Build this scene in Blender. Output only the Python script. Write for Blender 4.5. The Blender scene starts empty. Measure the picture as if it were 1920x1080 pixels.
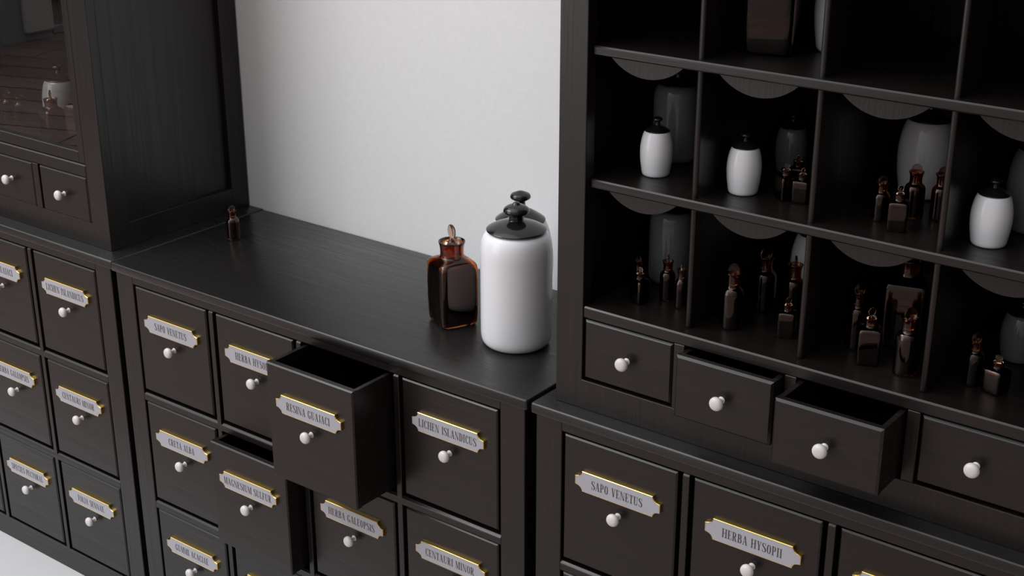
import bpy, bmesh, math, random
from mathutils import Vector, Matrix
random.seed(7)
C = bpy.context.scene.collection
FZ = 0.887            # height of the chests (floor z = 0)
PI = math.pi

# ------------------------------------------------------------------ materials
def newmat(name):
    m = bpy.data.materials.new(name); m.use_nodes = True
    nt = m.node_tree; b = nt.nodes['Principled BSDF']
    return m, nt, b

def wood(name, axis, c0, c1, rough=0.32, bump=0.30, spec=0.5):
    m, nt, b = newmat(name)
    tc = nt.nodes.new('ShaderNodeTexCoord'); mp = nt.nodes.new('ShaderNodeMapping')
    sc = {'x': (3.5, 150, 150), 'y': (150, 3.5, 150), 'z': (150, 150, 3.5)}[axis]
    mp.inputs['Scale'].default_value = sc
    n = nt.nodes.new('ShaderNodeTexNoise'); n.inputs['Scale'].default_value = 1.0
    n.inputs['Detail'].default_value = 5; n.inputs['Roughness'].default_value = 0.6
    r = nt.nodes.new('ShaderNodeValToRGB')
    r.color_ramp.elements[0].position = 0.35; r.color_ramp.elements[1].position = 0.68
    r.color_ramp.elements[0].color = (*c0, 1); r.color_ramp.elements[1].color = (*c1, 1)
    bp = nt.nodes.new('ShaderNodeBump'); bp.inputs['Strength'].default_value = bump
    bp.inputs['Distance'].default_value = 0.0012
    L = nt.links.new
    L(tc.outputs['Object'], mp.inputs['Vector']); L(mp.outputs['Vector'], n.inputs['Vector'])
    L(n.outputs['Fac'], r.inputs['Fac']); L(r.outputs['Color'], b.inputs['Base Color'])
    L(n.outputs['Fac'], bp.inputs['Height']); L(bp.outputs['Normal'], b.inputs['Normal'])
    mr = nt.nodes.new('ShaderNodeMapRange')
    mr.inputs['From Min'].default_value = 0.3; mr.inputs['From Max'].default_value = 0.7
    mr.inputs['To Min'].default_value = rough + 0.09; mr.inputs['To Max'].default_value = rough - 0.07
    L(n.outputs['Fac'], mr.inputs['Value']); L(mr.outputs['Result'], b.inputs['Roughness'])
    b.inputs['Specular IOR Level'].default_value = spec
    return m

D0, D1 = (0.0050, 0.0035, 0.0029), (0.0110, 0.0080, 0.0068)
WX = wood('dark_stain_grain_x', 'x', D0, D1)
WZ = wood('dark_stain_grain_z', 'z', D0, D1)
WY = wood('dark_stain_grain_y', 'y', D0, D1)
WT = wood('dark_stain_top', 'x', (0.0075, 0.0068, 0.0066), (0.013, 0.0115, 0.011), rough=0.28, bump=0.06, spec=0.55)

def plain(name, col, rough=0.5, metal=0.0, spec=0.5, coat=0.0):
    m, nt, b = newmat(name)
    b.inputs['Base Color'].default_value = (*col, 1); b.inputs['Roughness'].default_value = rough
    b.inputs['Metallic'].default_value = metal; b.inputs['Specular IOR Level'].default_value = spec
    b.inputs['Coat Weight'].default_value = coat
    return m

GOLD = plain('polished_brass', (0.83, 0.56, 0.16), 0.16, 1.0)
INK = plain('engraved_ink', (0.055, 0.043, 0.045), 0.6)
GLAZE_BLACK = plain('black_glaze', (0.010, 0.009, 0.009), 0.12, 0, 0.5)
GLAZE_WHITE = plain('white_glaze', (0.80, 0.80, 0.825), 0.14, 0, 0.5)
GLAZE_PALE = plain('pale_grey_glaze', (0.70, 0.69, 0.69), 0.12, 0, 0.5)
GLAZE_WHITE_SHADED = plain('white_glaze_shaded', (0.22, 0.22, 0.225), 0.14, 0, 0.5)  # white glaze with the dimness inside the glass cabinet put into its colour
GLAZE_GREY = plain('slate_grey_glaze', (0.165, 0.17, 0.18), 0.10, 0, 0.5)
LIQ = plain('dark_tincture', (0.0045, 0.0022, 0.0012), 0.12, 0, 0.15)

def speckled(name, base, vein, scale, lo, hi, rough):
    m, nt, b = newmat(name); L = nt.links.new
    tc = nt.nodes.new('ShaderNodeTexCoord'); n = nt.nodes.new('ShaderNodeTexNoise')
    n.inputs['Scale'].default_value = scale; n.inputs['Detail'].default_value = 6
    n.inputs['Distortion'].default_value = 1.2
    r = nt.nodes.new('ShaderNodeValToRGB')
    r.color_ramp.elements[0].position = lo; r.color_ramp.elements[1].position = hi
    r.color_ramp.elements[0].color = (*base, 1); r.color_ramp.elements[1].color = (*vein, 1)
    L(tc.outputs['Object'], n.inputs['Vector']); L(n.outputs['Fac'], r.inputs['Fac'])
    L(r.outputs['Color'], b.inputs['Base Color']); b.inputs['Roughness'].default_value = rough
    return m
MARBLE = speckled('white_marble', (0.67, 0.635, 0.615), (0.42, 0.31, 0.25), 95, 0.60, 0.72, 0.32)
PLATE = speckled('silvered_plate', (0.36, 0.36, 0.395), (0.42, 0.42, 0.46), 900, 0.4, 0.6, 0.5)
WALLM = speckled('white_plaster', (0.77, 0.77, 0.775), (0.80, 0.80, 0.80), 60, 0.3, 0.7, 0.85)
FLOORM = speckled('white_floor_paint', (0.56, 0.56, 0.563), (0.59, 0.59, 0.59), 8, 0.3, 0.7, 0.6)
GREYW = plain('grey_wall_paint', (0.40, 0.41, 0.46), 0.8)
LINEN = plain('pale_linen', (0.80, 0.79, 0.78), 0.9)

HEDGE = speckled('garden_hedge', (0.004, 0.008, 0.002), (0.10, 0.12, 0.03), 9, 0.42, 0.62, 0.8)
def glass(name, col, rough=0.0, ior=1.48):
    m, nt, b = newmat(name)
    b.inputs['Base Color'].default_value = (*col, 1); b.inputs['Roughness'].default_value = rough
    b.inputs['Transmission Weight'].default_value = 1.0; b.inputs['IOR'].default_value = ior
    return m
AMBER = glass('amber_glass', (0.46, 0.140, 0.036))
AMBER2 = glass('amber_stopper_glass', (0.76, 0.52, 0.38))
def thin_glass():
    m = bpy.data.materials.new('clear_pane'); m.use_nodes = True; nt = m.node_tree; L = nt.links.new
    for n in list(nt.nodes): nt.nodes.remove(n)
    out = nt.nodes.new('ShaderNodeOutputMaterial'); mix = nt.nodes.new('ShaderNodeMixShader')
    tr = nt.nodes.new('ShaderNodeBsdfTransparent'); tr.inputs[0].default_value = (0.96, 0.96, 0.955, 1)
    gl = nt.nodes.new('ShaderNodeBsdfGlossy'); gl.inputs['Roughness'].default_value = 0.0
    fr = nt.nodes.new('ShaderNodeFresnel'); fr.inputs['IOR'].default_value = 1.5
    ge = nt.nodes.new('ShaderNodeNewGeometry')
    a = nt.nodes.new('ShaderNodeMath'); a.operation = 'SUBTRACT'; a.inputs[0].default_value = 1.0
    b = nt.nodes.new('ShaderNodeMath'); b.operation = 'MULTIPLY'
    c = nt.nodes.new('ShaderNodeMath'); c.operation = 'MULTIPLY'; c.inputs[1].default_value = 1.8; c.use_clamp = True
    L(ge.outputs['Backfacing'], a.inputs[1]); L(a.outputs[0], b.inputs[0]); L(fr.outputs[0], b.inputs[1]); L(b.outputs[0], c.inputs[0])
    L(c.outputs[0], mix.inputs[0]); L(tr.outputs[0], mix.inputs[1]); L(gl.outputs[0], mix.inputs[2]); L(mix.outputs[0], out.inputs[0])
    return m
PANE = thin_glass()

def planks():
    m, nt, b = newmat('walnut_planks'); L = nt.links.new
    tc = nt.nodes.new('ShaderNodeTexCoord'); mp = nt.nodes.new('ShaderNodeMapping')
    mp.inputs['Rotation'].default_value = (0, 0, 0.35)
    br = nt.nodes.new('ShaderNodeTexBrick'); br.inputs['Scale'].default_value = 1.0
    br.inputs['Brick Width'].default_value = 2.6; br.inputs['Row Height'].default_value = 0.24
    br.inputs['Mortar Size'].default_value = 0.006
    br.inputs['Color1'].default_value = (0.54, 0.41, 0.36, 1); br.inputs['Color2'].default_value = (0.39, 0.285, 0.245, 1)
    br.inputs['Mortar'].default_value = (0.05, 0.03, 0.02, 1)
    mp2 = nt.nodes.new('ShaderNodeMapping'); mp2.inputs['Scale'].default_value = (1.2, 14, 1)
    n = nt.nodes.new('ShaderNodeTexNoise'); n.inputs['Scale'].default_value = 1.5; n.inputs['Detail'].default_value = 6
    mx = nt.nodes.new('ShaderNodeMixRGB'); mx.blend_type = 'MULTIPLY'; mx.inputs[0].default_value = 0.6
    L(tc.outputs['Object'], mp.inputs['Vector']); L(mp.outputs['Vector'], br.inputs['Vector'])
    L(mp.outputs['Vector'], mp2.inputs['Vector']); L(mp2.outputs['Vector'], n.inputs['Vector'])
    L(br.outputs['Color'], mx.inputs[1]); L(n.outputs['Fac'], mx.inputs[2]); L(mx.outputs[0], b.inputs['Base Color'])
    b.inputs['Roughness'].default_value = 0.45
    return m
PLANKS = planks()

# ------------------------------------------------------------------ helpers
def link(name, data, parent=None, loc=(0, 0, 0)):
    o = bpy.data.objects.new(name, data); C.objects.link(o)
    if parent: o.parent = parent
    o.location = loc
    return o

def mesh_of(bm, name, mats, smooth=None):
    me = bpy.data.meshes.new(name); bm.normal_update(); bm.to_mesh(me); bm.free()
    for m in (mats if isinstance(mats, (list, tuple)) else [mats]): me.materials.append(m)
    if smooth:
        me.polygons.foreach_set('use_smooth', [True] * len(me.polygons))
        if smooth is not True: me.set_sharp_from_angle(angle=math.radians(smooth))
    return me

def bx(bm, x0, x1, y0, y1, z0, z1, bev=0.0, seg=1):
    r = bmesh.ops.create_cube(bm, size=1.0)
    vs = r['verts']
    for v in vs:
        v.co = Vector((x0 + (v.co.x + .5) * (x1 - x0), y0 + (v.co.y + .5) * (y1 - y0), z0 + (v.co.z + .5) * (z1 - z0)))
    if bev:
        es = list({e for v in vs for e in v.link_edges})
        bmesh.ops.bevel(bm, geom=es, offset=bev, offset_type='OFFSET', segments=seg, profile=0.5, affect='EDGES')

def box(name, mat, parent, x0, x1, y0, y1, z0, z1, bev=0.0008, seg=1, smooth=None):
    bm = bmesh.new(); bx(bm, x0, x1, y0, y1, z0, z1, bev, seg)
    return link(name, mesh_of(bm, name, mat, smooth), parent)

def lathe(bm, prof, n=48, cap_bottom=True, cap_top=True, mi=0):
    rings = []
    for r, z in prof:
        if r < 1e-6: rings.append([bm.verts.new((0, 0, z))])
        else: rings.append([bm.verts.new((r * math.cos(2 * PI * i / n), r * math.sin(2 * PI * i / n), z)) for i in range(n)])
    def F(vs):
        f = bm.faces.new(vs); f.material_index = mi
    for a, b in zip(rings, rings[1:]):
        for i in range(n):
            j = (i + 1) % n
            if len(a) == 1 and len(b) == 1: break
            if len(a) == 1: F([a[0], b[j], b[i]])
            elif len(b) == 1: F([a[i], a[j], b[0]])
            else: F([a[i], a[j], b[j], b[i]])
    if cap_bottom and len(rings[0]) > 1: F(list(reversed(rings[0])))
    if cap_top and len(rings[-1]) > 1: F(rings[-1])

def loft(bm, secs, n=64):
    """secs: (half size, squareness exponent, z)"""
    rings = []
    for a, e, z in secs:
        if a < 1e-6: rings.append([bm.verts.new((0, 0, z))]); continue
        ring = []
        for i in range(n):
            t = 2 * PI * i / n; c, s = math.cos(t), math.sin(t)
            r = a / ((abs(c) ** e + abs(s) ** e) ** (1 / e))
            ring.append(bm.verts.new((r * c, r * s, z)))
        rings.append(ring)
    for a, b in zip(rings, rings[1:]):
        for i in range(n):
            j = (i + 1) % n
            if len(a) == 1: bm.faces.new([a[0], b[j], b[i]])
            elif len(b) == 1: bm.faces.new([a[i], a[j], b[0]])
            else: bm.faces.new([a[i], a[j], b[j], b[i]])

def smoothcurve(pts, k=4):
    """Catmull-Rom through profile points"""
    out = []
    P = [pts[0]] + list(pts) + [pts[-1]]
    for i in range(1, len(P) - 2):
        p0, p1, p2, p3 = P[i - 1], P[i], P[i + 1], P[i + 2]
        for j in range(k):
            t = j / k
            out.append(tuple(0.5 * ((2 * b) + (-a + c) * t + (2 * a - 5 * b + 4 * c - d) * t * t + (-a + 3 * b - 3 * c + d) * t ** 3)
                             for a, b, c, d in zip(p0, p1, p2, p3)))
    out.append(tuple(pts[-1]))
    return out

def tag(o, label, cat, group=None):
    o['label'] = label; o['category'] = cat
    if group: o['group'] = group
    return o

def thing(name, label, cat, loc, group=None, rz=0.0):
    o = bpy.data.objects.new(name, None); C.objects.link(o)
    o.location = loc; o.rotation_euler = (0, 0, rz); o.empty_display_size = 0.05
    return tag(o, label, cat, group)

def copy_tree(o, parent=None):
    c = o.copy(); C.objects.link(c)
    if parent: c.parent = parent
    for ch in list(o.children): copy_tree(ch, c)
    return c

# ------------------------------------------------------------------ lettering: tall condensed roman capitals
H_, HA, ST = 1.0, 0.045, 0.115
def R_(x0, x1, y0, y1): return [(x0, y0), (x1, y0), (x1, y1), (x0, y1)]
def stem(x, y0=0.0, y1=1.0, w=ST, s0=True, s1=True, e=0.05):
    out = [R_(x, x + w, y0, y1)]
    if s0: out.append(R_(x - e, x + w + e, y0, y0 + HA))
    if s1: out.append(R_(x - e, x + w + e, y1 - HA, y1))
    return out
def ringpart(cx, cy, rx, ry, tx, ty, a0, a1, n=14, e=2.5):
    out = []
    def P(a, rx, ry):
        c, s = math.cos(a), math.sin(a)
        return (cx + rx * math.copysign(abs(c) ** (2 / e), c), cy + ry * math.copysign(abs(s) ** (2 / e), s))
    for i in range(n):
        t0, t1 = a0 + (a1 - a0) * i / n, a0 + (a1 - a0) * (i + 1) / n
        out.append([P(t0, rx, ry), P(t1, rx, ry), P(t1, rx - tx, ry - ty), P(t0, rx - tx, ry - ty)])
    return out
def diag(x0, y0, x1, y1, w): return [[(x0, y0), (x0 + w, y0), (x1 + w, y1), (x1, y1)]]
def stroke(pts, ws):
    out = []
    nrm = []
    for i in range(len(pts)):
        a = pts[max(0, i - 1)]; b = pts[min(len(pts) - 1, i + 1)]
        dx, dy = b[0] - a[0], b[1] - a[1]; l = math.hypot(dx, dy) or 1
        nrm.append((-dy / l, dx / l))
    for i in range(len(pts) - 1):
        q = []
        for k, s in ((i, 1), (i + 1, 1), (i + 1, -1), (i, -1)):
            q.append((pts[k][0] + s * nrm[k][0] * ws[k] / 2, pts[k][1] + s * nrm[k][1] * ws[k] / 2))
        out.append(q)
    return out
def gS():
    key = [(0.36, 0.80), (0.33, 0.93), (0.21, 0.975), (0.09, 0.90), (0.075, 0.74), (0.16, 0.60), (0.28, 0.46), (0.36, 0.31), (0.345, 0.11), (0.22, 0.025), (0.09, 0.07), (0.05, 0.22)]
    w = [.03, .035, .05, .09, .12, .13, .14, .13, .10, .05, .035, .03]
    pw = smoothcurve([(x, y, q) for (x, y), q in zip(key, w)], 4)
    out = stroke([(a, b) for a, b, _ in pw], [q for _, _, q in pw])
    return out + [R_(0.345, 0.38, 0.72, 0.99), R_(0.035, 0.07, 0.01, 0.28)]
def bowl(x, y0, y1, rx): return ringpart(x, (y0 + y1) / 2, rx, (y1 - y0) / 2, ST, HA, -PI / 2, PI / 2)
GL = {
 'A': (0.50, diag(0.05, 0, 0.215, 1, .035) + diag(0.34, 0, 0.185, 1, ST) + [R_(0.11, 0.36, .30, .30 + HA), R_(0.0, 0.14, 0, HA), R_(0.29, 0.50, 0, HA)]),
 'B': (0.46, stem(0.05) + bowl(0.2, 0.5, 1, 0.20) + bowl(0.2, 0, 0.5 + HA, 0.23) + [R_(.1, .21, 1 - HA, 1), R_(.1, .21, 0, HA), R_(.1, .21, .5, .5 + HA)]),
 'C': (0.43, ringpart(0.23, .5, .20, .5, ST, HA, PI / 2, 3 * PI / 2) + ringpart(.23, .5, .16, .5, .035, HA, 0.45, PI / 2, 6) + ringpart(.23, .5, .16, .5, .035, HA, -PI / 2, -0.45, 6) + [R_(.35, .39, .70, 1), R_(.35, .39, 0, .25)]),
 'D': (0.47, stem(0.05) + bowl(0.2, 0, 1, 0.24) + [R_(.1, .21, 1 - HA, 1), R_(.1, .21, 0, HA)]),
 'E': (0.42, stem(0.05) + [R_(.1, .36, 1 - HA, 1), R_(.1, .38, 0, HA), R_(.1, .28, .49, .49 + HA), R_(.33, .365, .76, 1), R_(.35, .385, 0, .27), R_(.255, .285, .38, .63)]),
 'F': (0.40, stem(0.05) + [R_(.1, .36, 1 - HA, 1), R_(.1, .28, .49, .49 + HA), R_(.33, .365, .76, 1), R_(.255, .285, .38, .63)]),
 'G': (0.48, ringpart(0.23, .5, .20, .5, ST, HA, PI / 2, 3 * PI / 2) + ringpart(.23, .5, .16, .5, .035, HA, 0.45, PI / 2, 6) + [R_(.35, .39, .70, 1), R_(.31, .31 + ST, .02, .42), R_(.22, .32, 0, HA), R_(.26, .47, .42 - HA, .42)]),
 'H': (0.54, stem(0.05) + stem(0.37) + [R_(.1, .4, .49, .49 + HA)]),
 'I': (0.24, stem(0.06)),
 'J': (0.30, stem(0.12, .1, 1, s0=False) + ringpart(.10, .12, .135, .14, .06, HA, -PI / 2, 0, 6) + ringpart(.10, .06, .05, .08, .04, .03, PI / 2, 3 * PI / 2, 6)),
 'L': (0.41, stem(0.05) + [R_(.1, .37, 0, HA), R_(.345, .38, 0, .30)]),
 'M': (0.64, stem(0.07, w=.035) + stem(0.48) + diag(.06, 1, .27, 0, .10) + diag(.45, 1, .28, 0, .035)),
 'N': (0.53, stem(0.07, w=.035, s1=False) + stem(0.43, w=.035, s0=False) + [R_(.0, .12, 1 - HA, 1)] + diag(.05, 1, .365, 0, .10)),
 'O': (0.46, ringpart(.23, .5, .20, .5, ST, HA, 0, 2 * PI, 30)),
 'P': (0.43, stem(0.05) + bowl(0.2, 0.44, 1, 0.20) + [R_(.1, .21, 1 - HA, 1), R_(.1, .21, .44, .44 + HA)]),
 'R': (0.49, stem(0.05) + bowl(0.2, 0.5, 1, 0.20) + [R_(.1, .21, 1 - HA, 1), R_(.1, .21, .5, .5 + HA), R_(.30, .48, 0, HA)] + diag(.31, 0, .19, .52, ST)),
 'S': (0.42, gS()),
 'T': (0.43, stem(0.155, s1=False) + [R_(.01, .41, 1 - HA, 1), R_(.01, .045, .74, 1), R_(.375, .41, .74, 1)]),
 'U': (0.50, stem(0.05, .2, 1, s0=False) + stem(0.37, .2, 1, w=.035, s0=False) + ringpart(.2275, .22, .1775, .22, .09, HA, PI, 2 * PI, 14)),
 'V': (0.48, diag(.06, 1, .20, 0, ST) + diag(.40, 1, .24, 0, .035) + [R_(0, .21, 1 - HA, 1), R_(.34, .48, 1 - HA, 1)]),
 'Y': (0.47, stem(0.17, 0, .45, s1=False) + diag(.05, 1, .17, .42, ST) + diag(.385, 1, .25, .42, .035) + [R_(0, .20, 1 - HA, 1), R_(.33, .47, 1 - HA, 1)]),
 ' ': (0.25, []),
}
TRACK = 0.055
XS = 1.08
def text_polys(s, h):
    x = 0; out = []
    for ch in s:
        w, polys = GL[ch]
        for p in polys: out.append([((x + a) * h * XS, b * h) for a, b in p])
        x += w + TRACK
    tot = (x - TRACK) * h * XS
    return [[(a - tot / 2, b - h / 2) for a, b in p] for p in out]

def plate_mesh(text):
    """brass name plate facing -y, centred on its back face"""
    bm = bmesh.new()
    q = [(0.0690, 0.0192), (0.0705, 0.0150), (0.0728, 0.0118), (0.0765, 0.0095), (0.0800, 0.0086), (0.0835, 0.0078)]
    quarter = q
    outl = quarter + [(x, -z) for x, z in reversed(quarter)] + [(-x, -z) for x, z in quarter] + [(-x, z) for x, z in reversed(quarter)]
    def ring(sx, sz, y): return [bm.verts.new((x * sx, y, z * sz)) for x, z in outl]
    ins = lambda d: ((0.0835 - d) / 0.0835, (0.0192 - d) / 0.0192)
    r0 = ring(1, 1, 0); r1 = ring(1, 1, -0.0050); r2 = ring(*ins(.0007), -0.0057); r3 = ring(*ins(.0012), -0.0057)
    r4 = ring(*ins(.0013), -0.0055)
    n = len(outl)
    for a, b, m in ((r0, r1, 0), (r1, r2, 0), (r2, r3, 0), (r3, r4, 0)):
        for i in range(n):
            j = (i + 1) % n
            f = bm.faces.new([a[i], a[j], b[j], b[i]]); f.material_index = m
    f = bm.faces.new(r4); f.material_index = 1
    bm.faces.new(list(reversed(r0)))
    bmesh.ops.recalc_face_normals(bm, faces=bm.faces[:])
    for p in text_polys(text, 0.0158):
        vs = [bm.verts.new((x, -0.0057, z)) for x, z in p]
        f = bm.faces.new(vs); f.material_index = 2
        f.normal_update()
        if f.normal.y > 0: f.normal_flip()
    return mesh_of(bm, 'name_plate', [GOLD, PLATE, INK])

def knob_mesh(s=1.0):
    bm = bmesh.new()
    prof = [(0.0062, 0.0), (0.0062, 0.001), (0.0046, 0.0025), (0.0042, 0.007), (0.0050, 0.0105), (0.0082, 0.0122), (0.0108, 0.0142),
            (0.0120, 0.0170), (0.0118, 0.0200), (0.0102, 0.0228), (0.0072, 0.0245), (0.0036, 0.0252), (0.0, 0.0254)]
    lathe(bm, smoothcurve([(r * s, z * s) for r, z in prof], 2), 32)
    for v in bm.verts: v.co = Vector((v.co.x, -v.co.z, v.co.y))
    bmesh.ops.recalc_face_normals(bm, faces=bm.faces[:])
    return mesh_of(bm, 'knob', MARBLE, True)
KNOB = knob_mesh(0.93)

# ------------------------------------------------------------------ drawer boxes
def drawer_mesh(w, h, d, t=0.0125, s=0.009, ch=0.0026):
    """front face on y=0 (towards -y), left bottom corner at the origin; open-topped box behind it"""
    bm = bmesh.new()
    bx(bm, 0, w, 0, t, 0, h)
    es = [e for e in bm.edges if all(v.co.y < 1e-6 for v in e.verts)]
    bmesh.ops.bevel(bm, geom=es, offset=ch, segments=1, affect='EDGES')
    bx(bm, 0.0003, s, t - 0.002, d, 0.001, h - 0.0012, 0.0005)
    bx(bm, w - s, w - 0.0003, t - 0.002, d, 0.001, h - 0.0012, 0.0005)
    bx(bm, s, w - s, d - s, d, 0.001, h - 0.0012)
    bx(bm, s - 0.001, w - s + 0.001, t - 0.001, d - s + 0.001, 0.004, 0.010)
    return mesh_of(bm, 'drawer', WX)
W, TT, YB, LIN, LW, DV = 1.1043, 0.0195, 0.0057, 0.0082, 0.0530, 0.0062
DW, DH, RP, ZT = 0.2200, 0.2398, 0.2697, -0.0415
XC = W / 2
DEPTH = 0.445
BIG = drawer_mesh(DW, DH, 0.36)
SMALLW, SMALLH = 0.1670, 0.1050
SMALL = drawer_mesh(SMALLW, SMALLH, 0.33, ch=0.0036)
NAMES = [['SAPO VENETUS', 'HERBA HYSOPII', 'RESINA GUAJACI', 'LICHEN ISLANDICUS'],
         ['CRETA ALBA', 'MAGNESIUM SULFUR', 'HERBA GALEOPSIS', 'CENTAURI MINOR'],
         ['GUMMI ACACIAE', ' ', 'SPECIES PECTORAL', 'FOLIA SENNAE']]
PLATES = {n: plate_mesh(n) for row in NAMES for n in row}

def chamfer_box(name, mat, parent, x0, x1, y0, y1, z0, z1, ch):
    bm = bmesh.new(); bx(bm, x0, x1, y0, y1, z0, z1)
    es = [e for e in bm.edges if all(abs(v.co.y - y0) < 1e-6 and abs(v.co.z - z1) < 1e-6 for v in e.verts)]
    bmesh.ops.bevel(bm, geom=es, offset=ch, segments=1, affect='EDGES')
    es = [e for e in bm.edges if e.calc_face_angle(0) > 0.5 and all(v.co.y < y0 + ch + 1e-5 for v in e.verts)]
    bmesh.ops.bevel(bm, geom=es, offset=0.0007, segments=1, affect='EDGES')
    return link(name, mesh_of(bm, name, mat), parent)

def chest(ox, oy, label, pulls, slab_x1=W):
    t = thing('apothecary_chest', label, 'chest of drawers', (ox, oy, 0), 'apothecary chests along the wall')
    Z = FZ
    box('worktop', WT, t, 0, slab_x1, 0, DEPTH, Z - TT, Z, 0.0035, 3, 40)
    x0, x1 = LIN, W - LIN
    bot = 0.0
    zb = Z - 0.8265      # top of the plinth rail
    for (a, b) in ((x0, x0 + LW), (x1 - LW, x1)):
        box('leg', WZ, t, a, b, YB, YB + 0.05, 0, Z - TT, 0.0012)
    for (a, b) in ((x0 + 0.002, x0 + 0.020), (x1 - 0.020, x1 - 0.002)):
        box('side_panel', WZ, t, a, b, YB + 0.0495, DEPTH - 0.006, 0.0, Z - TT, 0.0005)
    box('back_panel', WX, t, x0 + 0.02, x1 - 0.02, DEPTH - 0.016, DEPTH - 0.006, 0.02, Z - TT, 0)
    box('top_rail', WX, t, x0 + LW, x1 - LW, YB, YB + 0.035, Z - 0.0370, Z - TT, 0.0008)
    box('plinth_rail', WX, t, x0 + LW, x1 - LW, YB + 0.001, YB + 0.03, 0, zb, 0.0008)
    for r in (0, 1):
        chamfer_box('rail', WX, t, x0 + LW, x1 - LW, YB, YB + 0.38, Z - 0.3079 - RP * r, Z - 0.2900 - RP * r, 0.0045)
    for k in (1, 2, 3):
        xc = XC + (k - 2) * 0.25
        chamfer_box('divider', WZ, t, xc - DV, xc + DV, YB + 0.0002, YB + 0.38, zb, Z - 0.0368, 0.0055)
    for r in range(3):
        for c in range(4):
            dx = XC - 0.375 + 0.25 * c - 0.1110
            dz = Z + ZT - RP * r - DH
            pull = pulls.get((c, r), 0.0)
            d = link('drawer', BIG, t, (dx, YB + 0.001 - pull, dz))
            n = NAMES[r][c]
            if n.strip(): d['label'] = 'drawer with the plate ' + n
            k = link('knob', KNOB, d, (0.1110, 0.0, DH - 0.1186))
            p = link('name_plate', PLATES[n], d, (0.1100, 0.0, DH - 0.0744))
    return t

chestL = chest(-1.1124, 0.0043, 'dark wooden chest of labelled drawers, all shut, carrying the glass-door cabinet', {}, slab_x1=W + 0.0050)
chestM = chest(0, 0, 'dark wooden chest in the middle with two labelled drawers pulled open and a bare worktop', {(2, 0): 0.0992, (1, 1): 0.0412})
chestR = chest(1.1130, -0.0006, 'dark wooden chest of labelled drawers standing under the pigeonhole shelf unit', {})

# ------------------------------------------------------------------ upper cabinets
HTOP = 1.065
HX0, HX1, HS = 0.0277, 1.0622, 0.0523
SZB, SZT = 0.0562, 0.1612
def upper_shell(t, back, HS=HS):
    """carcass shared by the two upper cabinets, local z=0 on the worktop, y=0 at its front"""
    inner0, inner1 = HX0 + HS, HX1 - HS
    bm = bmesh.new(); vv = []
    for y in (0, 0.024):
        vv.append([[bm.verts.new((x, y, z)) for x, z in ((a, c), (b, c), (b, d), (a, d))]
                   for a, b, c, d in ((HX0, HX1, 0, HTOP), (inner0, inner1, 0.0525, HTOP - 0.06))])
    for i in range(4):
        j = (i + 1) % 4
        bm.faces.new([vv[0][0][i], vv[0][0][j], vv[0][1][j], vv[0][1][i]])
        bm.faces.new([vv[1][0][j], vv[1][0][i], vv[1][1][i], vv[1][1][j]])
        bm.faces.new([vv[0][0][j], vv[0][0][i], vv[1][0][i], vv[1][0][j]])
        bm.faces.new([vv[0][1][i], vv[0][1][j], vv[1][1][j], vv[1][1][i]])
    bmesh.ops.recalc_face_normals(bm, faces=bm.faces[:])
    bmesh.ops.bevel(bm, geom=[e for e in bm.edges if len(e.link_faces) == 2 and e.calc_face_angle(0) > 0.5], offset=0.0014, segments=2, profile=0.5, affect='EDGES')
    link('face_frame', mesh_of(bm, 'face_frame', WZ), t)
    for sgn, xa in ((1, HX0), (-1, HX1)):
        # framed side: stiles and rails round a recessed panel
        f = lambda u, v: (min(xa + sgn * u, xa + sgn * v), max(xa + sgn * u, xa + sgn * v))
        bm = bmesh.new(); a, b = f(0.0005, 0.024)
        bx(bm, a, b, 0.0235, 0.056, 0, HTOP, 0.0008)
        bx(bm, a, b, back - 0.050, back, 0, HTOP, 0.0008)
        bx(bm, a, b, 0.0555, back - 0.0495, 0, 0.053, 0.0008)
        bx(bm, a, b, 0.0555, back - 0.0495, HTOP - 0.06, HTOP, 0.0008)
        link('side_frame', mesh_of(bm, 'side_frame', WZ), t)
        a, b = f(0.0125, 0.0225)
        box('side_panel', WZ, t, a, b, 0.0560, back - 0.0500, 0.0530, HTOP - 0.06, 0.0)
    box('back_panel', WZ, t, HX0 + 0.024, HX1 - 0.024, back - 0.014, back - 0.004, 0.0, HTOP - 0.001, 0)
    box('base_board', WX, t, HX0 + 0.024, HX1 - 0.024, 0.024, back - 0.014, 0.001, 0.018, 0)
    box('top_board', WX, t, HX0 - 0.01, HX1 + 0.01, -0.012, back, HTOP, HTOP + 0.02, 0.002, 2)
    return inner0, inner1

def small_drawers(t, sx0, sp, n, pulls, y=0.001, zb=SZB):
    for c in range(n):
        d = link('drawer', SMALL, t, (sx0 + sp * c, y - pulls.get(c, 0), zb))
        link('knob', KNOB, d, (SMALLW / 2, 0, SMALLH / 2))
        if c in pulls: d['label'] = 'small drawer pulled partly open'

# pigeonhole unit on the right chest
HY = 0.0339
ox, oy = 1.1130, HY
hutch = thing('pigeonhole_cabinet', 'tall dark wooden pigeonhole cabinet filled with jars and bottles, two small drawers ajar', 'cabinet', (ox, oy, FZ))
BK = 0.4496 - HY - 0.003
in0, in1 = upper_shell(hutch, BK)
V1, VP = 0.2620, 0.19175
vs_ = [V1 + VP * k for k in range(4)]
ZC_, ZB_, ZA_ = 0.1841, 0.3978, 0.6098
box('cubby_floor', WX, hutch, in0, in1, 0.0, BK - 0.014, 0.1640, ZC_, 0.0024)
for c in range(4):
    xm = vs_[c]
    box('drawer_divider', WZ, hutch, xm - 0.0095, xm + 0.0095, 0.0004, 0.20, 0.0523, 0.1642, 0.0010)
for z in (ZB_, ZA_, 0.8218):
    box('shelf', WX, hutch, in0 + 0.002, in1 - 0.002, 0.0108, BK - 0.014, z - 0.0150, z, 0.0022)
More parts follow.
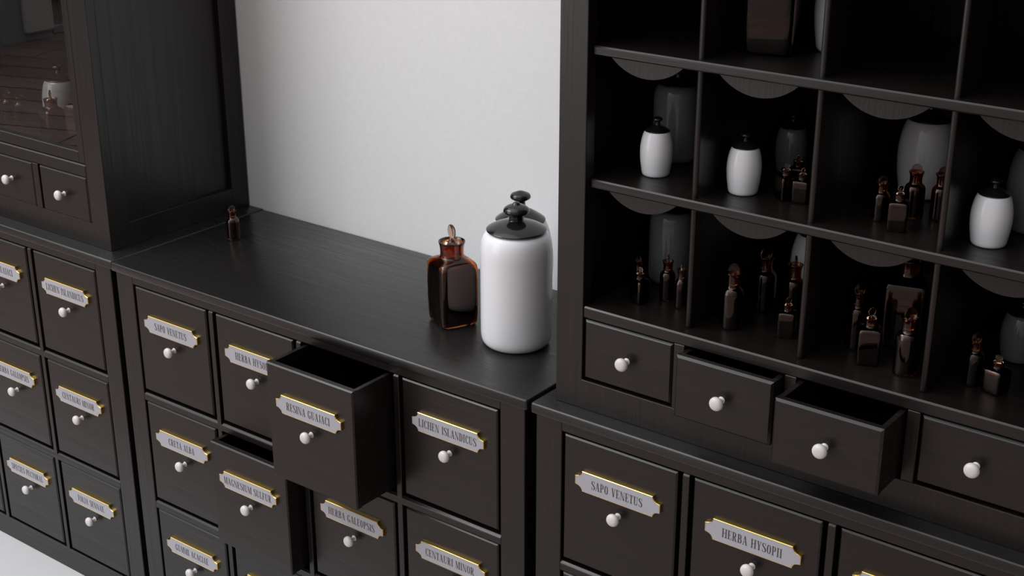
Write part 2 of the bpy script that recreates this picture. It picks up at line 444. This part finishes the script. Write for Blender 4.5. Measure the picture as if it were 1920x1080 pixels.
for c in range(4):
    box('divider', WZ, hutch, vs_[c] - 0.0049, vs_[c] + 0.0049, 0.0232, BK - 0.014, ZC_, HTOP - 0.06, 0.0040, 4, 60)
edges = [in0] + vs_ + [in1]
def scallop_mesh():
    bm = bmesh.new(); R = 0.0905; zlow = -0.0425 + 0.0150; t = 0.010
    a = math.acos((R - (-zlow)) / R)
    pts = [(R * math.sin(u), zlow + R - R * math.cos(u)) for u in [(-a + 2 * a * i / 40) for i in range(41)]]
    f = [bm.verts.new((x, 0, z)) for x, z in pts]; b = [bm.verts.new((x, t, z)) for x, z in pts]
    n = len(pts)
    for i in range(n):
        j = (i + 1) % n; bm.faces.new([f[i], b[i], b[j], f[j]])
    bm.faces.new(f); bm.faces.new(list(reversed(b)))
    bmesh.ops.recalc_face_normals(bm, faces=bm.faces[:])
    return mesh_of(bm, 'scalloped_valance', WZ)
SCAL = scallop_mesh()
for z in (ZB_, ZA_, 0.8218):
    for c in range(5):
        link('scalloped_valance', SCAL, hutch, ((edges[c] + edges[c + 1]) / 2, 0.0232, z - 0.0150))
small_drawers(hutch, 0.0830, 0.1915, 5, {1: 0.0316, 2: 0.0754})

# glass cabinet on the left chest
GX, GY = -1.1124, 0.0438
gcab = thing('glass_cabinet', 'tall dark wooden cabinet with a glass door over small drawers', 'cabinet', (GX, GY, FZ - 0.0))
GB = 0.4496 - GY - 0.003
gi0, gi1 = upper_shell(gcab, GB, 0.0590)
gz0 = 0.1555
box('middle_rail', WX, gcab, gi0, gi1, 0.0, 0.024, gz0, 0.1840, 0.0028)
box('cubby_floor', WX, gcab, gi0, gi1, 0.024, GB - 0.014, 0.164, 0.1835, 0)
box('shelf', WX, gcab, gi0 - 0.02, gi1 + 0.02, 0.03, GB - 0.014, 0.56, 0.575, 0.001)
for k in range(4):
    xm = -0.1067 + W + 0.0131 - 0.1933 * (k + 1)
    box('drawer_divider', WZ, gcab, xm - 0.0100, xm + 0.0100, 0.0004, 0.20, 0.0523, gz0 + 0.0002, 0.0010)
# doors with panes
def door(x0, x1, z0, z1, right_w=0.0205, bottom_h=0.0250, st=0.0205):
    bm = bmesh.new(); t = 0.020
    bx(bm, x0, x0 + st, 0.0006, t, z0, z1, 0.0010); bx(bm, x1 - st, x1, 0.0006, t, z0, z1, 0.0010)
    bx(bm, x0 + st - .0004, x1 - st + .0004, 0.0007, t - .0002, z0, z0 + bottom_h, 0.0010)
    bx(bm, x0 + st - .0004, x1 - st + .0004, 0.0007, t - .0002, z1 - 0.03, z1, 0.0010)
    d = link('door', mesh_of(bm, 'door', WZ), gcab)
    p = box('glass_pane', PANE, d, x0 + st - 0.002, x1 - st + 0.002, 0.0095, 0.0125, z0 + bottom_h - 0.002, z1 - 0.028, 0)
    return d
gdoor_r = gi1 - 0.0010
door((gi0 + gdoor_r) / 2 + 0.0005, gdoor_r, 0.1862, HTOP - 0.061)
door(gi0 + 0.0015, (gi0 + gdoor_r) / 2 - 0.0005, 0.1862, HTOP - 0.061)
for c in range(5):
    d = link('drawer', SMALL, gcab, (W - 0.1067 + 0.0005 - 0.1670 - 0.1933 * c, 0.001, 0.0498))
    link('knob', KNOB, d, (SMALLW / 2, 0, SMALLH / 2 + 0.001))

# ------------------------------------------------------------------ jars and bottles
def straight_profile():
    body = [(0.0, 0.004), (0.040, 0.003), (0.050, 0.0), (0.0565, 0.0012), (0.0620, 0.007), (0.0650, 0.017), (0.0657, 0.035), (0.0657, 0.08), (0.0657, 0.13), (0.0657, 0.172),
            (0.0652, 0.186), (0.0632, 0.199), (0.0595, 0.209), (0.0545, 0.2155), (0.0490, 0.2185), (0.0475, 0.2195)]
    lid = [(0.0470, 0.2188), (0.0530, 0.2195), (0.0545, 0.2210), (0.0530, 0.2228), (0.0440, 0.2278), (0.0300, 0.2335), (0.0165, 0.2372), (0.0140, 0.2385), (0.0134, 0.2400), (0.0134, 0.2478), (0.0150, 0.2490),
           (0.0205, 0.2510), (0.0234, 0.2545), (0.0236, 0.2570), (0.0215, 0.2610), (0.0155, 0.2650), (0.0085, 0.2672), (0.0068, 0.2690), (0.0045, 0.2716), (0.0, 0.2726)]
    return body, lid
def barrel_profile():
    body = [(0.0, 0.0015), (0.015, 0.001), (0.0185, 0.0), (0.0212, 0.0010), (0.0228, 0.0045), (0.0240, 0.012), (0.0256, 0.023), (0.0265, 0.036), (0.0262, 0.047),
            (0.0250, 0.056), (0.0229, 0.0650), (0.0205, 0.0705), (0.0185, 0.0722), (0.0178, 0.0724)]
    lid = [(0.0175, 0.0716), (0.0194, 0.0719), (0.0200, 0.0726), (0.0193, 0.0736), (0.0155, 0.0762), (0.0098, 0.0795), (0.0052, 0.0812), (0.0042, 0.0822), (0.0039, 0.0868), (0.0050, 0.0876),
           (0.0076, 0.0892), (0.0082, 0.0906), (0.0072, 0.0926), (0.0040, 0.0940), (0.0018, 0.0948), (0.0, 0.0951)]
    return body, lid
def make_jar(name, prof):
    body, lid = prof
    t = thing(name, 'jar', 'jar', (0, 0, -5))
    bm = bmesh.new(); lathe(bm, smoothcurve(body, 4), 72, False, True)
    bmesh.ops.recalc_face_normals(bm, faces=bm.faces[:])
    link('body', mesh_of(bm, 'jar_body', GLAZE_WHITE, 50), t)
    bm = bmesh.new(); lathe(bm, smoothcurve(lid, 3), 64, True, False)
    bmesh.ops.recalc_face_normals(bm, faces=bm.faces[:])
    o = link('lid', mesh_of(bm, 'jar_lid', GLAZE_BLACK, 60), t)
    return t

def glass_bottle(name, outer, inner, liquid, plug, disc_r, disc_z, square):
    t = thing(name, 'bottle', 'bottle', (0, 0, -5))
    bm = bmesh.new()
    seq = outer + list(reversed(inner))
    if square: loft(bm, seq, 72)
    else: lathe(bm, [(a, z) for a, e, z in seq], 48, False, False)
    bmesh.ops.recalc_face_normals(bm, faces=bm.faces[:])
    link('bottle_glass', mesh_of(bm, name + '_glass', AMBER, 60), t)
    bm = bmesh.new()
    if square: loft(bm, liquid, 72)
    else: lathe(bm, [(a, z) for a, e, z in liquid], 48, False, False)
    bmesh.ops.recalc_face_normals(bm, faces=bm.faces[:])
    link('liquid', mesh_of(bm, name + '_liquid', LIQ, 60), t)
    bm = bmesh.new()
    lathe(bm, plug, 32)
    bmesh.ops.recalc_face_normals(bm, faces=bm.faces[:])
    n0 = len(bm.verts)
    # upright finger disc
    m = bmesh.new(); th = disc_r * 0.16
    lathe(m, [(0, -th), (disc_r * .80, -th), (disc_r * .96, -th * .75), (disc_r, 0), (disc_r * .96, th * .75), (disc_r * .80, th), (0, th)], 36)
    for v in m.verts: v.co = Vector((v.co.x, -v.co.z, v.co.y * 1.08 + disc_z))
    bmesh.ops.recalc_face_normals(m, faces=m.faces[:])
    tmp = bpy.data.meshes.new('tmp'); m.to_mesh(tmp); m.free(); bm.from_mesh(tmp); bpy.data.meshes.remove(tmp)
    link('stopper', mesh_of(bm, name + '_stopper', AMBER2, 50), t)
    return t

def round_proto():
    o = smoothcurve([(0.0, 0.0010), (0.0100, 0.0008), (0.0128, 0.0), (0.0142, 0.0008), (0.0148, 0.0030), (0.0148, 0.012), (0.0148, 0.030), (0.0148, 0.0405), (0.0142, 0.0445), (0.0125, 0.0480), (0.0100, 0.0502), (0.0090, 0.0518),
         (0.0087, 0.0540), (0.0087, 0.0585), (0.0091, 0.0625), (0.0101, 0.0660), (0.0109, 0.0673), (0.0107, 0.0680)], 3)
    i = smoothcurve([(0.0, 0.0032), (0.0100, 0.0030), (0.0126, 0.0034), (0.0132, 0.0050), (0.0134, 0.012), (0.0134, 0.030), (0.0134, 0.0400), (0.0128, 0.0436), (0.0112, 0.0468), (0.0086, 0.0492), (0.0074, 0.0512), (0.0070, 0.0540), (0.0070, 0.0600), (0.0080, 0.0645), (0.0095, 0.0678)], 3)
    liq = [(0.0, 0.0038), (0.0120, 0.0038), (0.0128, 0.0050), (0.0129, 0.012), (0.0129, 0.0395), (0.0122, 0.0430), (0.0, 0.0430)]
    plug = [(0.0040, 0.0520), (0.0056, 0.0530), (0.0062, 0.0600), (0.0069, 0.0625), (0.0070, 0.0640), (0.0055, 0.0648), (0.0030, 0.0652), (0.0020, 0.0662), (0.0017, 0.0670)]
    f = lambda L: [(a, 2, z) for a, z in L]
    return glass_bottle('round_apothecary_bottle', f(o), f(i), f(liq), plug, 0.0078, 0.0706, False)
def square_proto():
    S = 0.0365
    o = [(0.0, 2, .002), (.020, 3, .002), (.029, 5, 0.0), (.0325, 9, .0012), (.0345, 11, .006), (.0355, 11, .020), (.0364, 11, .050), (.0366, 11, .080), (.0364, 11, .104), (.0361, 12, .1145), (.0353, 12, .1200), (.0330, 10, .1250), (.0290, 6, .1288),
         (.0245, 2.8, .1315), (.0225, 2.2, .1335), (.0215, 2, .1355), (.0212, 2, .1400), (.0214, 2, .1480), (.0224, 2, .1560), (.0238, 2, .1610), (.0243, 2, .1625), (.0240, 2, .1636)]
    i = [(0.0, 2, .0040), (.020, 3, .0040), (.0295, 5, .0042), (.0318, 9, .0070), (.0335, 11, .022), (.0348, 11, .050), (.0350, 11, .080), (.0348, 11, .103), (.0340, 11, .1130), (.0322, 9, .1190), (.0292, 5, .1238), (.0240, 4, .1275),
         (.0205, 2.5, .1305), (.0190, 2, .1340), (.0185, 2, .1400), (.0187, 2, .1500), (.0198, 2, .1580), (.0216, 2, .1630)]
    liq = [(0.0, 2, .0045), (.029, 5, .0047), (.0312, 9, .0075), (.0330, 11, .022), (.0343, 11, .050), (.0345, 11, .080), (.0343, 11, .1025), (.0333, 11, .1120), (.0300, 8, .1180), (0.0, 2, .1180)]
    plug = [(0.0100, 0.1340), (0.0140, 0.1350), (0.0152, 0.1480), (0.0165, 0.1540), (0.0172, 0.1580), (0.0150, 0.1600), (0.0080, 0.1612), (0.0045, 0.1640), (0.0035, 0.1705)]
    def dense(L):
        out = []
        for a, b in zip(L, L[1:]):
            out.append(a)
            if abs(b[2] - a[2]) > .02: out.append(tuple((p + q) / 2 for p, q in zip(a, b)))
        return out + [L[-1]]
    return glass_bottle('square_apothecary_bottle', dense(o), dense(i), liq, plug, 0.0128, 0.1822, True)

jarS = make_jar('storage_jar', straight_profile())
jarB = make_jar('barrel_jar', barrel_profile())
botR = round_proto()
botS = square_proto()
protos = {'jarS': (jarS, 0.0657, 0.2726), 'jarB': (jarB, 0.0265, 0.0951), 'botR': (botR, 0.0148, 0.0782), 'botS': (botS, 0.0366, 0.1960)}
used = set()
def put(kind, x, y, z, r, h, label, group, rz=0.0, disc=0.0, glaze=None):
    src, pr, ph = protos[kind]
    if kind in used: o = copy_tree(src)
    else: o = src; used.add(kind)
    o.location = (x, y, FZ + z + 0.0001); o.scale = (r / pr, r / pr, h / ph); o.rotation_euler = (0, 0, math.radians(rz))
    tag(o, label, 'jar' if kind.startswith('jar') else 'bottle', group)
    if glaze:
        for ch in o.children:
            if ch.name.startswith('body'):
                ch.material_slots[0].link = 'OBJECT'; ch.material_slots[0].material = glaze
    for ch in o.children:
        if ch.name.startswith('stopper'): ch.rotation_euler = (0, 0, math.radians(disc - rz))
    return o

GT, GW = 'things on the middle worktop', 'bottles and jars behind the glass door'
JR, BR = 'jars in the pigeonholes', 'amber bottles in the pigeonholes'
# middle worktop
put('jarS', 0.9418, 0.1866, 0, 0.0657, 0.2730, 'large straight-sided white jar with black lid at the right end of the bare worktop', 'white jars on the worktop')
put('jarB', 0.8470, 0.3250, 0, 0.0640, 0.2400, 'white jar with black knobbed lid half hidden behind the largest white jar', 'white jars on the worktop')
put('botS', 0.7861, 0.1920, 0, 0.0384, 0.1960, 'large square amber bottle with upright disc stopper beside the largest white jar', 'bottles on the worktop', -25, -22)
put('botR', 0.0984, 0.2611, 0, 0.0146, 0.0775, 'small round amber bottle standing alone at the far left of the bare worktop', 'bottles on the worktop', 0, 80)
# pigeonholes: shelf B (upper visible row)
put('jarB', 1.2643, 0.1272, ZB_, 0.0263, 0.0948, 'small white barrel jar in front of a taller jar, leftmost pigeonhole of the upper row', JR)
put('jarS', 1.2416, 0.2240, ZB_, 0.0387, 0.1560, 'tall straight dark grey jar behind the small barrel jar, upper leftmost pigeonhole', JR, glaze=GLAZE_GREY)
put('jarB', 1.4199, 0.1276, ZB_, 0.0267, 0.0951, 'small white barrel jar at the front of the second pigeonhole of the upper row', JR)
put('jarB', 1.4255, 0.2735, ZB_, 0.0258, 0.0951, 'dark grey barrel jar at the back behind three little square bottles, second upper pigeonhole', JR, glaze=GLAZE_GREY)
put('botS', 1.4860, 0.1375, ZB_, 0.0131, 0.0560, 'little square bottle turned corner-on, left of the trio below the dark grey barrel jar', BR, -33, 20)
put('botS', 1.5120, 0.1390, ZB_, 0.0124, 0.0530, 'little square bottle showing a flat face, front right of the trio by the shelf divider', BR, 9, 80)
put('botS', 1.4750, 0.1990, ZB_, 0.0131, 0.0520, 'little square bottle standing behind the other two square ones in the upper row', BR, 20, 60)
put('botR', 1.4960, 0.2300, ZB_, 0.0125, 0.0650, 'round amber bottle mostly hidden by the divider behind the trio of square bottles', BR, 0, 40)
put('jarB', 1.6420, 0.2862, ZB_, 0.0431, 0.1540, 'large pale grey barrel jar behind four amber bottles, third pigeonhole of the upper row', JR, glaze=GLAZE_PALE)
put('botR', 1.6390, 0.1330, ZB_, 0.0123, 0.0650, 'slim round amber bottle, leftmost of four before the large barrel jar', BR, 0, 40)
put('botR', 1.6719, 0.1744, ZB_, 0.0151, 0.0785, 'tallest round amber bottle directly in front of the large barrel jar', BR, 0, 38)
put('botR', 1.7060, 0.1880, ZB_, 0.0140, 0.0775, 'round amber bottle touching the divider, right of the large barrel jar group', BR, 0, 40)
put('botS', 1.6775, 0.1060, ZB_, 0.0138, 0.0655, 'small square amber bottle foremost in front of the large barrel jar', BR, 17, 60)
put('jarB', 1.8017, 0.1261, ZB_, 0.0283, 0.0948, 'small white barrel jar at the front of the fourth upper pigeonhole', JR)
put('jarB', 1.8291, 0.2251, ZB_, 0.0420, 0.1540, 'large dark grey barrel jar cut by the picture edge, behind the small barrel jar', JR, glaze=GLAZE_GREY)
# shelf C (lower row)
put('jarS', 1.2423, 0.2241, ZC_, 0.0384, 0.1560, 'tall straight dark grey jar behind four little bottles, lower leftmost pigeonhole', JR, glaze=GLAZE_GREY)
put('botR', 1.2290, 0.1420, ZC_, 0.0100, 0.0640, 'slim round amber bottle at the far left of the lower row, behind a square one', BR, 0, 0)
put('botS', 1.2555, 0.1050, ZC_, 0.0131, 0.0610, 'small square amber bottle with a corner forward, lower leftmost pigeonhole', BR, -12, 0)
put('botR', 1.2855, 0.1418, ZC_, 0.0128, 0.0775, 'round amber bottle right in front of the tall dark grey jar, lower row', BR, 0, 110)
put('botR', 1.3213, 0.1262, ZC_, 0.0110, 0.0755, 'thin round amber bottle beside the first divider of the lower row', BR, 0, 100)
put('botR', 1.4258, 0.1040, ZC_, 0.0176, 0.1050, 'large round amber bottle with its disc facing forward, front of the second lower pigeonhole', BR, 0, 35)
put('botR', 1.4312, 0.1998, ZC_, 0.0194, 0.1046, 'large round amber bottle at the back of the second lower pigeonhole', BR, 0, 60)
put('botR', 1.4840, 0.1983, ZC_, 0.0165, 0.1030, 'round amber bottle with an edge-on disc before a white jar, second lower pigeonhole', BR, 0, 128)
put('botS', 1.5120, 0.1240, ZC_, 0.0134, 0.0635, 'tiny square amber bottle beside the second divider of the lower row', BR, 18, 50)
put('jarB', 1.4810, 0.2800, ZC_, 0.0420, 0.1540, 'bright white barrel jar mostly hidden behind the second divider, lower row', JR)
put('botR', 1.6143, 0.1478, ZC_, 0.0150, 0.1045, 'slim tall round amber bottle, leftmost in the third lower pigeonhole', BR, 0, 44)
put('botS', 1.6530, 0.1080, ZC_, 0.0168, 0.0870, 'medium square amber bottle with a reflective flat face, front of the third lower pigeonhole', BR, 24, 55)
put('botS', 1.6660, 0.2080, ZC_, 0.0328, 0.1650, 'biggest square bottle in the lower row, standing at the back under the valance', BR, 14, 70)
put('botR', 1.7117, 0.1065, ZC_, 0.0178, 0.1024, 'large round amber bottle at the front right of the third lower pigeonhole', BR, 0, 44)
put('botR', 1.8025, 0.1295, ZC_, 0.0134, 0.0782, 'round amber bottle left of the square one, fourth lower pigeonhole', BR, 0, 44)
put('botS', 1.8380, 0.1250, ZC_, 0.0152, 0.0560, 'small square amber bottle turned aside, fourth lower pigeonhole', BR, -15, 0)
put('jarB', 1.8250, 0.2570, ZC_, 0.0290, 0.0950, 'dark grey barrel jar at the picture edge, fourth lower pigeonhole', JR, glaze=GLAZE_GREY)
# shelf A (top visible row)
put('botS', 1.4325, 0.1690, ZA_, 0.0384, 0.1960, 'large square amber bottle cut by the top of the picture, in a top-row pigeonhole', BR, 12, 70)
put('jarB', 1.5110, 0.2350, ZA_, 0.0420, 0.1540, 'white barrel jar half hidden by the divider beside the large square bottle', JR)
# behind the glass door
GS_ = 0.1836
put('jarB', -0.3980, 0.2050, GS_, 0.0431, 0.1540, 'large white barrel jar, shaded, seen through the cabinet glass', GW, glaze=GLAZE_WHITE_SHADED)
put('botS', -0.3170, 0.1200, GS_, 0.0240, 0.1200, 'square amber bottle behind the glass, in front of the white barrel jar', GW, -10, 130)
put('botS', -0.1990, 0.1230, GS_, 0.0330, 0.1650, 'largest square amber bottle behind the glass, partly hidden by the door stile', GW, 4, 40)
put('botR', -0.5849, 0.1846, GS_, 0.0135, 0.0700, 'small amber bottle behind the glass, nearest the picture edge', GW, 0, 40)
put('botR', -0.5380, 0.1861, GS_, 0.0135, 0.0690, 'small amber bottle behind the glass, second from the picture edge', GW, 0, 70)

# ------------------------------------------------------------------ room
def struct(name, mat, *b, bev=0.0):
    o = box(name, mat, None, *b, bev); o['kind'] = 'structure'; return o
struct('wall_back', WALLM, -7.0, 6.0, 0.4496, 0.62, -0.02, 3.2)
struct('floor', FLOORM, -2.4, 5.5, -0.45, 0.4496, -0.02, 0.0)
struct('floor.001', PLANKS, -7.0, 6.0, -7.0, -0.45, -0.024, -0.004)
struct('floor.002', PLANKS, -7.0, -2.4, -0.45, 0.4496, -0.024, -0.004)
# left wall with a curtain and a garden window, seen mirrored in the cabinet glass
struct('wall_left', GREYW, -6.00, -5.85, -3.89, 0.62, -0.02, 3.2)
struct('wall_left.001', GREYW, -6.00, -5.85, -7.0, -4.95, -0.02, 3.2)
struct('wall_left.002', GREYW, -6.00, -5.85, -4.95, -3.89, 2.35, 3.2)
struct('curtain_1', LINEN, -5.845, -5.80, -3.88, -3.66, 0.05, 2.4, bev=0.01)  # the pale curtain, hung on the wall beside the window
wf = bmesh.new()
for a in (-4.95, -4.44, -3.93): bx(wf, -5.97, -5.90, a, a + 0.04, 0.0, 2.35)
for a in (0.0, 1.2, 2.31): bx(wf, -5.97, -5.90, -4.95, -3.89, a, a + 0.04)
w = link('window_1', mesh_of(wf, 'window_1', GREYW)); w['kind'] = 'structure'
struct('exterior_hedge', HEDGE, -7.6, -6.9, -6.8, -3.2, -0.02, 2.7)

# ------------------------------------------------------------------ light
def area(name, loc, target, sx, sy, power, col=(1, 1, 1)):
    l = bpy.data.lights.new(name, 'AREA'); l.shape = 'RECTANGLE'; l.size = sx; l.size_y = sy; l.energy = power; l.color = col
    o = bpy.data.objects.new(name, l); C.objects.link(o); o.location = loc
    o.rotation_euler = (Vector(target) - Vector(loc)).to_track_quat('-Z', 'Y').to_euler()
    return o
for i in range(3):
    for j in range(3):
        area('daylight_window', (-3.4 + i * 1.1, -4.4, 0.95 + j * 1.2), (-2.6 + i * 1.1, 0, 0.95 + j * 1.0), 0.95, 1.08, 6.5, (1.0, 0.99, 0.98))
for i in range(2):
    for j in range(2):
        area('skylight', (-1.7 + i * 0.95, -1.9 + j * 0.95, 3.5), (-1.7 + i * 0.95, -1.899 + j * 0.95, 0), 0.8, 0.8, 16, (0.97, 0.98, 1.0))

wd = bpy.data.worlds.new('world'); bpy.context.scene.world = wd; wd.use_nodes = True
nt = wd.node_tree; bg = nt.nodes['Background']
tcw = nt.nodes.new('ShaderNodeTexCoord'); vm = nt.nodes.new('ShaderNodeVectorMath'); vm.operation = 'DOT_PRODUCT'
vm.inputs[1].default_value = Vector((-0.45, -0.35, 0.82)).normalized()
mr = nt.nodes.new('ShaderNodeMapRange'); mr.inputs['From Min'].default_value = -1.0; mr.inputs['From Max'].default_value = 1.0
rw = nt.nodes.new('ShaderNodeValToRGB'); cr = rw.color_ramp
cr.elements[0].position = 0.0; cr.elements[0].color = (0.02, 0.019, 0.018, 1)
cr.elements[1].position = 1.0; cr.elements[1].color = (0.96, 0.97, 1.0, 1)
for pos, c in ((0.30, (0.030, 0.029, 0.029)), (0.50, (0.085, 0.083, 0.083)), (0.70, (0.17, 0.167, 0.167)), (0.85, (0.34, 0.34, 0.345))):
    e = cr.elements.new(pos); e.color = (*c, 1)
nt.links.new(tcw.outputs['Generated'], vm.inputs[0]); nt.links.new(vm.outputs['Value'], mr.inputs['Value'])
nt.links.new(mr.outputs['Result'], rw.inputs['Fac'])
nt.links.new(rw.outputs['Color'], bg.inputs['Color']); bg.inputs['Strength'].default_value = 2.3

# ------------------------------------------------------------------ camera
cam = bpy.data.cameras.new('camera'); co = bpy.data.objects.new('camera', cam); C.objects.link(co)
cam.sensor_width = 36; cam.lens = 2669.854 / 1920 * 36; cam.clip_start = 0.05
yaw, pitch, roll = 0.6500, 0.3772, -0.0007
cy, sy, cp, sp = math.cos(yaw), math.sin(yaw), math.cos(pitch), math.sin(pitch)
fw = Vector((-sy * cp, cy * cp, -sp)); rt = Vector((cy, sy, 0)); up = rt.cross(fw)
rt2 = rt * math.cos(roll) + up * math.sin(roll); up2 = up * math.cos(roll) - rt * math.sin(roll)
M = Matrix((rt2, up2, -fw)).transposed().to_4x4(); M.translation = Vector((2.3969, -1.7406, 1.0642 + FZ))
co.matrix_world = M
sc = bpy.context.scene; sc.camera = co
sc.view_settings.view_transform = 'Standard'; sc.view_settings.look = 'None'
sc.view_settings.exposure = 0.0; sc.view_settings.gamma = 1.0
sc.cycles.use_denoising = True
sc.cycles.max_bounces = 14; sc.cycles.transmission_bounces = 12; sc.cycles.glossy_bounces = 6
sc.cycles.caustics_reflective = False; sc.cycles.caustics_refractive = False
